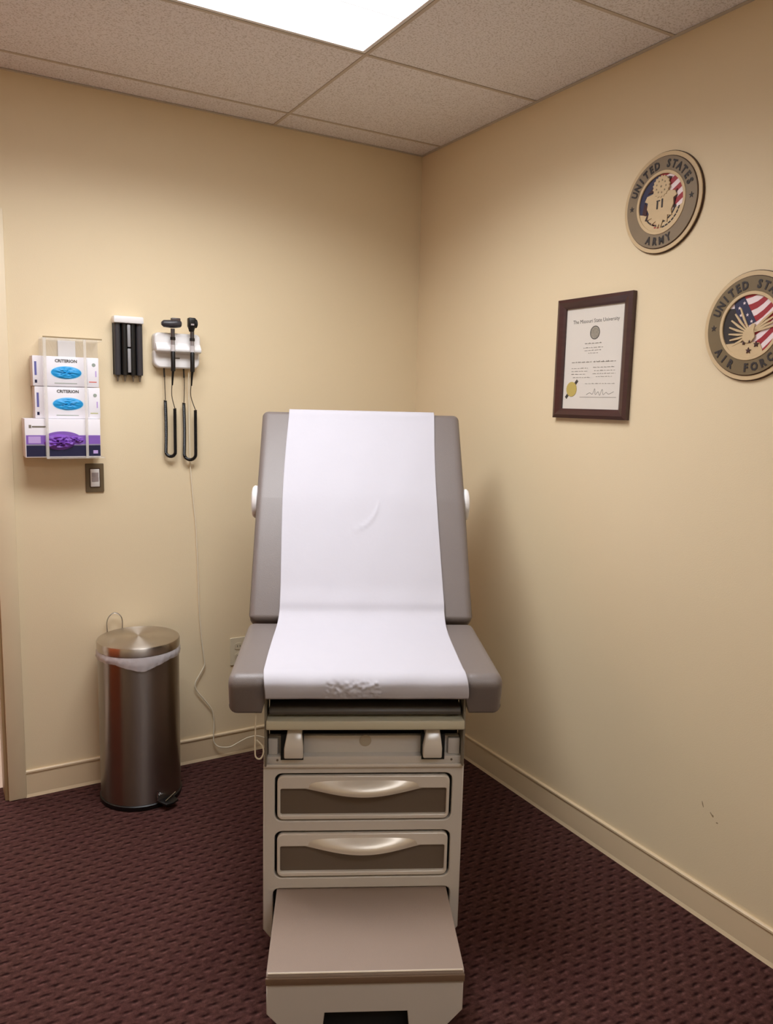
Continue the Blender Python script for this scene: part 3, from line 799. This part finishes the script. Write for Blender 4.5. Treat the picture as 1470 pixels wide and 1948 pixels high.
# ------------------------------------------------------------------ otoscope wall unit
ow = empty('otoscope_wall_unit', 'white wall transformer holding two black diagnostic instruments on coiled cords', 'otoscope set', M=wall_back_M(-1.112, 1.628))
def rnd_block(name, x0, x1, y0, y1, r, z0, z1, m, parent, b=0.004):
    return plate(name, [rrect(x0, x1, y0, y1, r, 6)], z0, z1, m, parent, bev=b)
rnd_block('housing', -0.088, 0.088, 0.004, 0.085, 0.026, 0.0, 0.040, M['white'], ow, 0.006)
rnd_block('cradle', -0.088, 0.088, 0.060, 0.136, 0.018, 0.0, 0.052, M['white'], ow, 0.006)
bm = bmesh.new()
loft(bm, [[(x, y, z) for y, z in ((0.066, 0.05), (0.062, 0.060), (0.066, 0.072), (0.076, 0.074), (0.092, 0.062), (0.100, 0.050))] for x in (-0.086, 0.086)])
mesh_from('cradle_shelf', bm, M['white'], ow, bevel=0.003)
pr_box('maker_plate', -0.010, 0.010, 0.040, 0.045, 0.040, M['ink'], ow)
H1, H2 = -0.026, 0.048       # handle x positions
for k, hx in enumerate((H1, H2)):
    ins = plate_ = None
    nm = 'otoscope' if k == 0 else 'ophthalmoscope'
    zz = 0.078
    bm = bmesh.new()
    prof = [(0.008, -0.008), (0.0085, 0.0), (0.0085, 0.062), (0.007, 0.066)]
    n = 18
    loft(bm, [[(hx+r*math.cos(2*PI*i/n), y, zz+r*math.sin(2*PI*i/n)) for i in range(n)] for r, y in prof])
    hd = mesh_from(nm+'_handle', bm, M['black'], ow)
    for nm2, r, y0, y1, mm in (('grip_band', 0.0085, 0.066, 0.090, mat('grip_clear', (196, 190, 190), 0.25)), ('collar', 0.0098, 0.108, 0.119, M['black']), ('neck', 0.008, 0.090, 0.108, mat('neck_grey', (160, 156, 158), 0.3, metal=0.6)), ('neck', 0.0078, 0.119, 0.150, mat('neck_dark', (96, 94, 96), 0.3, metal=0.8))):
        bm = bmesh.new(); loft(bm, [[(hx+r*math.cos(2*PI*i/n), y, zz+r*math.sin(2*PI*i/n)) for i in range(n)] for y in (y0, y1)])
        mesh_from(nm2, bm, mm, hd)
    if k == 0:   # horizontal cone head pointing left
        bm = bmesh.new(); loops = []
        for x, r in ((-0.044, 0.006), (-0.036, 0.013), (-0.010, 0.015), (0.010, 0.016), (0.026, 0.013), (0.030, 0.010)):
            loops.append([(hx+x+0.002, 0.167+0.002*(x > 0)+r*math.cos(2*PI*i/n), zz+r*math.sin(2*PI*i/n)) for i in range(n)])
        loft(bm, loops); h = mesh_from('instrument_head', bm, M['tubegrey'], ow)
        bm = bmesh.new(); add_box(bm, hx-0.006, hx+0.028, 0.176, 0.190, zz-0.01, zz+0.01); mesh_from('lens_frame', bm, mat('head_brown', (74, 62, 58), 0.35), h, bevel=0.003)
    else:
        bm = bmesh.new(); add_box(bm, hx-0.017, hx+0.013, 0.158, 0.195, zz-0.012, zz+0.014); h = mesh_from('instrument_head', bm, M['black'], ow, bevel=0.006, seg=3)
        bm = bmesh.new(); loft(bm, [[(hx-0.002+r*math.cos(2*PI*i/n), 0.0+y, zz+r*math.sin(2*PI*i/n)) for i in range(n)] for r, y in ((0.009, 0.143), (0.014, 0.160))]); mesh_from('head_base', bm, M['black'], h)
        bm = bmesh.new(); loft(bm, [[(hx+0.010+0.0*r, 0.174+r*math.cos(2*PI*i/n), zz+r*math.sin(2*PI*i/n)) if False else (hx+xx, 0.174+r*math.cos(2*PI*i/n), zz+r*math.sin(2*PI*i/n)) for i in range(n)] for r, xx in ((0.016, 0.008), (0.016, 0.017), (0.012, 0.019))]); mesh_from('lens_wheel', bm, M['blackm'], h)
        pr_box('view_window', hx-0.008, hx+0.004, 0.166, 0.172, zz+0.0142, M['greyrocker'], h)
# coiled cords: from the housing down, loop, and up to the handle bottom
def coil_cord(xa, za, top_thick_a, xb, top_thick_b, zbot, wdir):
    wa, wb = 0.020, 0.030
    # coiled run of the U
    path = []
    hwid = (xb-xa)/2; cx = (xa+xb)/2
    for i in range(9): path.append((xa+0.002*math.sin(i*0.4), top_thick_a+(zbot+hwid-top_thick_a)*i/8, wa))
    for i in range(1, 12):
        a = PI+PI*i/12; path.append((cx+hwid*math.cos(a), zbot+hwid+hwid*math.sin(a), wa+(wb-wa)*i/12))
    for i in range(9): path.append((xb, zbot+hwid+(top_thick_b-zbot-hwid)*i/8, wb))
    sp = smooth_path(path, 6)
    # real helix around the path
    pts = []; tot = 0
    L = [0]
    for a, b_ in zip(sp[:-1], sp[1:]): L.append(L[-1]+(b_-a).length)
    ncoil = int(L[-1]/0.0045); steps = ncoil*8; j = 0
    for s in range(steps+1):
        l = L[-1]*s/steps
        while j < len(L)-2 and L[j+1] < l: j += 1
        f = (l-L[j])/max(L[j+1]-L[j], 1e-9); p = sp[j].lerp(sp[j+1], f); t = (sp[j+1]-sp[j]).normalized()
        nz = Vector((0, 0, 1)); bn = t.cross(nz).normalized(); a = 2*PI*s/8
        pts.append(p+bn*math.cos(a)*0.0048+nz*math.sin(a)*0.0048)
    bm = bmesh.new(); add_tube(bm, pts, 0.0023, 5)
    o = mesh_from('coiled_cord', bm, M['black'], ow)
    return o
c1 = coil_cord(H1-0.012-0.005, 0, -0.120, H1+0.004+0.018-0.005, -0.150, -0.336, 1)
c2 = coil_cord(H2+0.004-0.021-0.002, 0, -0.128, H2+0.004+0.020, -0.155, -0.350, 1)
M['thin'] = mat('thin_cord', (60, 48, 38), 0.5)
for (xa, xb, ta, tb_, hx, xt) in ((H1-0.017, H1+0.017, -0.120, -0.150, H1, H1-0.020), (H2-0.019, H2+0.024, -0.128, -0.155, H2, H2-0.018)):
    tube('cord_lead', smooth_path([(xt, 0.010, 0.020), (xt+0.001, -0.02, 0.022), (xt+0.002, -0.06, 0.021), (xa+0.001, ta+0.002, 0.020)], 4), 0.0016, M['thin'], ow, n=6)
    tube('cord_lead', smooth_path([(hx, -0.010, 0.074), (hx, -0.05, 0.060), (hx+0.002, -0.10, 0.045), (xb, tb_+0.002, 0.030)], 4), 0.0016, M['thin'], ow, n=6)
    tube('strain_relief', [(xt, 0.006, 0.020), (xt+0.001, -0.030, 0.0215)], 0.0032, M['black'], ow, n=8)
    tube('strain_relief', smooth_path([(hx, -0.004, 0.077), (hx, -0.03, 0.068), (hx+0.0015, -0.06, 0.057)], 3), 0.0045, M['black'], ow, n=8, rad=[0.0058, 0.0052, 0.0046, 0.0042, 0.0038, 0.0034, 0.003])
# power cord running down the wall
pc = [(-1.062, -0.020, 1.640), (-1.060, -0.012, 1.45), (-1.057, -0.008, 1.27), (-1.048, -0.006, 1.14), (-1.036, -0.006, 1.005), (-1.030, -0.006, 0.84), (-1.026, -0.006, 0.68), (-1.017, -0.006, 0.54), (-1.008, -0.008, 0.455), (-1.006, -0.010, 0.420), (-1.026, -0.012, 0.385), (-1.045, -0.012, 0.352), (-1.042, -0.012, 0.320), (-1.008, -0.011, 0.270), (-0.976, -0.010, 0.220), (-0.968, -0.012, 0.165), (-0.972, -0.018, 0.110), (-0.970, -0.020, 0.078), (-0.950, -0.026, 0.056), (-0.905, -0.030, 0.048), (-0.870, -0.032, 0.060), (-0.820, -0.034, 0.076), (-0.770, -0.040, 0.072), (-0.70, -0.060, 0.03), (-0.66, -0.10, 0.006)]
tag(tube('power_cord', smooth_path(pc, 6), 0.0026, M['cord'], n=7), 'thin ivory power cord wandering down the back wall from the otoscope unit', 'cord')

# ------------------------------------------------------------------ framed diploma (right wall)
dp = empty('framed_diploma', 'diploma with gold seal in a dark mahogany frame on the right wall', 'framed diploma', M=wall_right_M(-1.1235, 1.686))
fwid, fhei = 0.1715, 0.203
iw, ih = 0.134, 0.1705
# four mitred rails, hanging a touch off plumb at the bottom
def rail(pts_o, pts_i):
    bm = bmesh.new(); a, b_ = pts_o; d_, c_ = pts_i
    def sec(o, i):
        o = Vector(o); i = Vector(i); m_ = o.lerp(i, 0.35); n_ = o.lerp(i, 0.8)
        return [(o.x, o.y, 0.0), (o.x, o.y, 0.017), (m_.x, m_.y, 0.022), (n_.x, n_.y, 0.016), (i.x, i.y, 0.012), (i.x, i.y, 0.0)]
    loft(bm, [sec(a, d_), sec(b_, c_)]); return mesh_from('frame_rail', bm, M['mahog'], dp, smooth=False)
O_ = [(-fwid, -fhei), (fwid, -fhei), (fwid, fhei), (-fwid, fhei)]; I_ = [(-iw, -ih), (iw, -ih), (iw, ih), (-iw, ih)]
for i in range(4):
    j = (i+1) % 4; rail((O_[i], O_[j]), (I_[i], I_[j]))
doc = box('certificate', -iw-0.004, iw+0.004, -ih-0.004, ih+0.004, 0.002, 0.006, M['doc'], dp)
zt = 0.0062
join_meshes('title_lettering', [(text_mesh('The Missouri State University', 0.0178, 0.0001, 0.0), Matrix.Translation((0.004, 0.118, zt)) @ Matrix.Scale(1.0, 4, (1, 0, 0)))], M['ink_dark'], doc)
sealm = plate('printed_seal', [circ(0.0225, 40, (0.004, 0.084)), circ(0.0195, 40, (0.004, 0.084))], zt-0.0002, zt+0.0003, M['ink_dark'], doc)
plate('seal_centre', [circ(0.0185, 32, (0.004, 0.084))], zt-0.0002, zt+0.0003, mat('seal_grey', (146, 138, 124), 0.8, var=0.5, vscale=160), sealm)
bm = bmesh.new(); rnd = random.Random(11)
def script(bm, xa, xb, y, h, dens=1.0):
    x = xa
    while x < xb:
        wl = rnd.uniform(0.006, 0.018)*dens
        n_ = max(2, int(wl/0.0022))
        for k in range(n_):
            xx = x+k*0.0022
            if xx > xb: break
            hh = h*rnd.choice((0.5, 0.6, 1.0, 0.55)); add_box(bm, xx, xx+0.0013, y, y+hh, zt, zt+0.0002)
        add_box(bm, x, min(x+wl, xb), y+h*0.2, y+h*0.36, zt, zt+0.0002)
        x += wl+0.0035
for xa, xb, y, h in ((-0.040, 0.040, 0.048, 0.0045), (-0.046, 0.044, 0.034, 0.003), (-0.040, 0.036, 0.025, 0.0028), (-0.022, 0.022, 0.016, 0.0028),
                     (-0.098, -0.005, -0.014, 0.0046), (0.005, 0.104, -0.014, 0.0050), (-0.098, -0.020, -0.034, 0.003), (0.005, 0.100, -0.032, 0.003), (-0.098, -0.02, -0.044, 0.003), (0.010, 0.106, -0.043, 0.003),
                     (-0.098, -0.03, -0.054, 0.003), (0.004, 0.106, -0.053, 0.003), (-0.090, -0.01, -0.065, 0.003), (0.02, 0.090, -0.063, 0.003), (-0.028, 0.110, -0.086, 0.0026)):
    script(bm, xa, xb, y, h)
add_box(bm, -0.052, 0.116, -0.131, -0.1298, zt, zt+0.0002)
mesh_from('printed_lines', bm, M['ink'], doc, smooth=False)['kind'] = 'stuff'
sg = [(-0.02, -0.122), (-0.005, -0.116), (0.008, -0.120), (0.018, -0.102), (0.022, -0.122), (0.034, -0.112), (0.042, -0.124), (0.052, -0.104), (0.058, -0.122), (0.07, -0.114), (0.082, -0.120), (0.104, -0.112)]
tube('signature', smooth_path([(x, y, zt) for x, y in sg], 4), 0.0006, M['ink_dark'], doc, n=4)
# gold seal with black and white ribbon ends
gx, gy = -0.093, -0.1035
sl = plate('gold_seal', [[(gx+(0.0245+0.0012*(i % 2))*math.cos(2*PI*i/48), gy+(0.0245+0.0012*(i % 2))*math.sin(2*PI*i/48)) for i in range(48)]], zt, zt+0.0012, M['gold'], doc)
for s in (1, -1):
    q = Matrix.Translation((gx, gy, 0)) @ Matrix.Rotation(math.radians(48), 4, 'Z')
    for k in range(3):
        a = s*(0.0225+0.006*k); b_ = s*(0.0225+0.006*(k+1))
        pts = [q @ Vector((min(a, b_), -0.0052, 0)), q @ Vector((max(a, b_), -0.0052, 0)), q @ Vector((max(a, b_), 0.0052, 0)), q @ Vector((min(a, b_), 0.0052, 0))]
        plate('ribbon', [[(p.x, p.y) for p in pts]], zt-0.0001, zt+0.0006, M['ink_dark'] if k % 2 == 0 else M['letter'], sl)

# ------------------------------------------------------------------ service emblem plaques (right wall)
def clip(poly, r, c=(0, 0), n=40):
    out = [Vector(p) for p in poly]
    for i in range(n):
        a = 2*PI*(i+0.5)/n; nrm = Vector((math.cos(a), math.sin(a))); dist = r+nrm.x*c[0]+nrm.y*c[1]
        new = []
        for k in range(len(out)):
            p, q = out[k], out[(k+1) % len(out)]
            dp_, dq = p.dot(nrm)-dist, q.dot(nrm)-dist
            if dp_ <= 0: new.append(p)
            if (dp_ < 0) != (dq < 0): new.append(p.lerp(q, dp_/(dp_-dq)))
        out = new
        if len(out) < 3: return None
    return [(p.x, p.y) for p in out]

def star(cx, cy, r, rot=PI/2):
    return [(cx+(r if i % 2 == 0 else r*0.42)*math.cos(rot+PI*i/5), cy+(r if i % 2 == 0 else r*0.42)*math.sin(rot+PI*i/5)) for i in range(10)]

def multi(name, loops, z0, z1, m, parent, stuff=False):
    if not stuff:
        for lp in loops:
            if lp is None: continue
            me = shape2d_mesh([lp], z0, z1); me.name = name; link(name, me, m, parent)
        return
    bm = bmesh.new()
    for lp in loops:
        if lp is None: continue
        me = shape2d_mesh([lp], z0, z1); bm.from_mesh(me); bpy.data.meshes.remove(me)
    me = bpy.data.meshes.new(name); bm.to_mesh(me); bm.free()
    o = link(name, me, m, parent); o['kind'] = 'stuff'; return o

def ring_text(s, r, size, a_mid, a_step, parent, top=True):
    items = []; n = len(s)
    for i, ch in enumerate(s):
        if ch == ' ': continue
        k = i-(n-1)/2
        a = a_mid-k*a_step if top else a_mid+k*a_step
        rot = a-PI/2 if top else a+PI/2
        me = text_mesh(ch, size, 0.0008, 0.0013)
        base = r if top else r+size*0.70
        me.transform(Matrix.Translation((base*math.cos(a), base*math.sin(a), 0.0145)) @ Matrix.Rotation(rot, 4, 'Z') @ Matrix.Scale(0.86, 4, (1, 0, 0)))
        me.name = 'letter'; link('letter', me, M['letter'], parent)
    return items

def plaque(name, label, y, z, bottom, ringmat):
    e = empty(name, label, 'wall plaque', M=wall_right_M(y, z), group='round service emblems on the right wall')
    R0 = 0.1475
    plate('back_disc', [circ(R0, 72)], 0.0, 0.006, M['edge_dark'], e)
    plate('outer_disc', [circ(R0-0.002, 72)], 0.006, 0.010, M['wood_light'], e, bev=0.001)
    plate('dark_line', [circ(0.1335, 72), circ(0.1315, 72)], 0.010, 0.0112, M['edge_dark'], e)
    rg = plate('letter_ring', [circ(0.1315, 72), circ(0.092, 72)], 0.010, 0.014, ringmat, e, bev=0.0006)
    ring_text('UNITED STATES', 0.1005, 0.0305, PI/2, math.radians(11.4), rg)
    ring_text(bottom, 0.1005, 0.0305, -PI/2, math.radians(13.2), rg, False)
    multi('ring_star', [star(-0.112, 0, 0.0095), star(0.112, 0, 0.0095)], 0.0138, 0.0148, M['letter'], rg)
    plate('inner_rim', [circ(0.092, 64), circ(0.083, 64)], 0.010, 0.016, M['wood_light'], e, bev=0.001)
    return e

RI = 0.083
def flag(e, ux, canton, slope):
    multi('flag_white', [circ(RI, 56)], 0.010, 0.0106, M['flagwhite'], e)
    st_ = []
    for k in range(6):
        v = 0.100-k*0.036
        top = [(-0.09+0.18*i/10, v+slope*(-0.09+0.18*i/10)+0.010*math.sin(i*0.75)) for i in range(11)]
        bot = [(p[0], p[1]-0.018) for p in top]
        st_.append(clip(bot+top[::-1], RI))
    multi('flag_stripe', st_, 0.0106, 0.0110, M['red'], e)
    cn = plate('flag_canton', [clip(canton, RI)], 0.0110, 0.0114, M['navy'], e)
    return cn

# army: spread eagle with shield and a round glory above it
ar = plaque('army_plaque', 'round wooden army emblem plaque, upper of the two on the right wall', -1.3765, 2.1365, 'ARMY', M['ring'])
flag(ar, 0, [(-0.09, -0.06), (-0.01, -0.06), (-0.01, 0.09), (-0.09, 0.09)], 0.25)
wingL = [(-0.004, 0.018), (-0.014, 0.034), (-0.030, 0.030), (-0.052, 0.026), (-0.060, 0.012), (-0.048, 0.006), (-0.050, -0.012), (-0.042, -0.026), (-0.046, -0.044), (-0.030, -0.040), (-0.030, -0.060), (-0.014, -0.052), (-0.006, -0.074), (0.0, -0.062)]
eagle = wingL + [(-x+0.0, y_) for x, y_ in wingL[::-1][1:]]
eg = plate('eagle', [eagle], 0.011, 0.0160, M['wood_light'], ar, bev=0.0008)
plate('glory_disc', [[(0.001+(0.033 if i % 2 else 0.029)*math.cos(2*PI*i/36), 0.046+(0.033 if i % 2 else 0.029)*math.sin(2*PI*i/36)) for i in range(36)]], 0.012, 0.0175, M['wood_light'], ar, bev=0.0008)
multi('glory_star', [star(0.001+0.018*math.cos(a), 0.046+0.018*math.sin(a), 0.0035) for a in [2*PI*i/9 for i in range(9)]]+[star(0.001, 0.046, 0.0045)], 0.0172, 0.0180, M['ring'], ar, True)
multi('shield_mark', [rrect(-0.013, -0.007, -0.018, 0.004, 0.001, 1), rrect(0.005, 0.011, -0.016, 0.010, 0.001, 1), rrect(-0.014, 0.000, 0.004, 0.0075, 0.001, 1)], 0.0158, 0.0166, M['letter'], ar)
marks = []
for k in range(7):
    a = -0.35-0.17*k
    for s, rr in ((1, 0.058), (1, 0.073), (-1, 0.066)):
        if s < 0 and k < 2: continue
        cx_, cy_ = s*rr*math.cos(a), rr*math.sin(a)
        t_ = Vector((-math.sin(a)*s, math.cos(a))); nn = Vector((t_.y, -t_.x))
        p = Vector((cx_, cy_)); marks.append([tuple(p+t_*0.0055+nn*0.002), tuple(p+t_*0.0045-nn*0.002), tuple(p-t_*0.0055-nn*0.0022), tuple(p-t_*0.0045+nn*0.002)])
ld = plate('lower_field', [clip([(-0.09, -0.02), (-0.03, -0.034), (0.03, -0.034), (0.09, -0.012), (0.09, -0.09), (-0.09, -0.09)], RI)], 0.0112, 0.0130, M['wood_light'], ar)
multi('feather_cuts', marks, 0.0128, 0.0138, M['letter'], ar, True)
multi('scroll_marks', [rrect(x-0.004, x+0.004, y_-0.0018, y_+0.0018, 0.0015, 2) for x, y_ in ((-0.022, -0.062), (-0.010, -0.060), (-0.030, -0.055), (-0.005, -0.072), (-0.016, -0.070))], 0.0128, 0.0138, M['red'], ar, True)
multi('wing_dark_patch', [clip([(-0.062, 0.010), (-0.050, -0.004), (-0.054, -0.030), (-0.070, -0.024)], RI), clip([(-0.050, -0.026), (-0.040, -0.026), (-0.044, -0.046), (-0.058, -0.044)], RI), clip([(0.052, 0.020), (0.060, 0.012), (0.036, -0.030), (0.030, -0.026)], RI), clip([(-0.012, 0.036), (-0.016, 0.062), (-0.052, 0.034)], RI), clip([(0.040, 0.000), (0.058, 0.030), (0.050, -0.024)], RI), clip([(0.028, 0.058), (0.036, 0.068), (0.024, 0.072)], RI)], 0.0114, 0.0135, M['maroon'], ar)  # dark maroon patches of the emblem design around the eagle's wings

# air force: flag above, eagle wings fanned below
af = plaque('air_force_plaque', 'round wooden air force emblem plaque cut by the picture edge, lower of the two', -1.7125, 1.7505, 'AIR FORCE', M['ring2'])
cn = flag(af, 0, [(-0.056, 0.084), (-0.026, 0.084), (-0.006, 0.050), (0.018, 0.010), (-0.008, 0.000), (-0.036, 0.020), (-0.050, 0.040)], 0.55)
multi('flag_star', [star(x, y_, 0.005) for x, y_ in ((-0.030, 0.030), (-0.014, 0.010), (-0.036, 0.050), (-0.010, 0.030), (0.004, 0.012), (-0.022, 0.062))], 0.0114, 0.0119, M['flagwhite'], cn)
multi('dark_field', [clip([(-0.09, 0.05), (-0.050, 0.050), (-0.036, 0.012), (-0.004, -0.010), (-0.030, -0.060), (-0.09, -0.05)], RI)], 0.0110, 0.0117, M['letter'], af)
fe = []
for k in range(7):
    a = math.radians(118+15*k); b_ = a+0.06
    p0 = Vector((0.006, -0.022)); r1 = 0.080-0.003*k
    t_ = Vector((math.cos(a), math.sin(a))); nn = Vector((-t_.y, t_.x))
    fe.append(clip([tuple(p0+nn*0.0014), tuple(p0+t_*r1*0.6+nn*0.0042), tuple(p0+t_*r1+nn*0.001), tuple(p0+t_*r1-nn*0.0025), tuple(p0+t_*r1*0.6-nn*0.002), tuple(p0-nn*0.0014)][::-1], RI))
multi('wing_feather', fe, 0.0116, 0.0150, M['wood_light'], af)
fe = []
for k in range(4):
    a = math.radians(40-9*k)
    p0 = Vector((0.004, -0.020)); r1 = 0.090-0.003*k
    t_ = Vector((math.cos(a), math.sin(a))); nn = Vector((-t_.y, t_.x))
    fe.append(clip([tuple(p0+nn*0.0014), tuple(p0+t_*r1*0.6+nn*0.0042), tuple(p0+t_*r1+nn*0.001), tuple(p0+t_*r1-nn*0.0025), tuple(p0+t_*r1*0.6-nn*0.002), tuple(p0-nn*0.0014)][::-1], RI))
multi('wing_feather', fe, 0.0116, 0.0150, M['wood_light'], af)
plate('eagle_body', [[(-0.016, -0.018), (-0.006, -0.004), (0.004, -0.002), (0.010, 0.006), (0.018, 0.004), (0.016, -0.012), (0.020, -0.030), (0.010, -0.044), (-0.004, -0.046), (-0.018, -0.036)][::-1]], 0.0120, 0.0165, M['wood_light'], af, bev=0.0008)
plate('lower_scroll', [clip([(-0.070, -0.046), (-0.034, -0.044), (0.0, -0.042), (0.034, -0.046), (0.044, -0.064), (0.05, -0.09), (-0.09, -0.09)], RI)], 0.0116, 0.0140, M['wood_light'], af)
multi('scroll_marks', [star(0.004, -0.066, 0.0085), star(0.026, -0.050, 0.0085), star(-0.012, -0.046, 0.005), star(0.006, -0.042, 0.005)], 0.0138, 0.0168, M['maroon'], af)

# ------------------------------------------------------------------ small scuffs on the right wall
M['scuff'] = mat('scuff_grey', (150, 128, 96), 0.8)
for y, z, w_, h_, a in ((-1.683, 0.352, 0.0018, 0.010, 0.35), (-1.714, 0.336, 0.0018, 0.006, 0.7), (-1.720, 0.332, 0.003, 0.004, 0.4), (-1.736, 0.318, 0.004, 0.002, 0.2)):
    me = shape2d_mesh([[(w_*math.cos(2*PI*i/10)*math.cos(a)-h_*math.sin(2*PI*i/10)*math.sin(a), w_*math.cos(2*PI*i/10)*math.sin(a)+h_*math.sin(2*PI*i/10)*math.cos(a)) for i in range(10)]], 0.0, 0.0003)
    o = link('scuff_mark', me, M['scuff'], wr); o.matrix_world = wall_right_M(y, z)
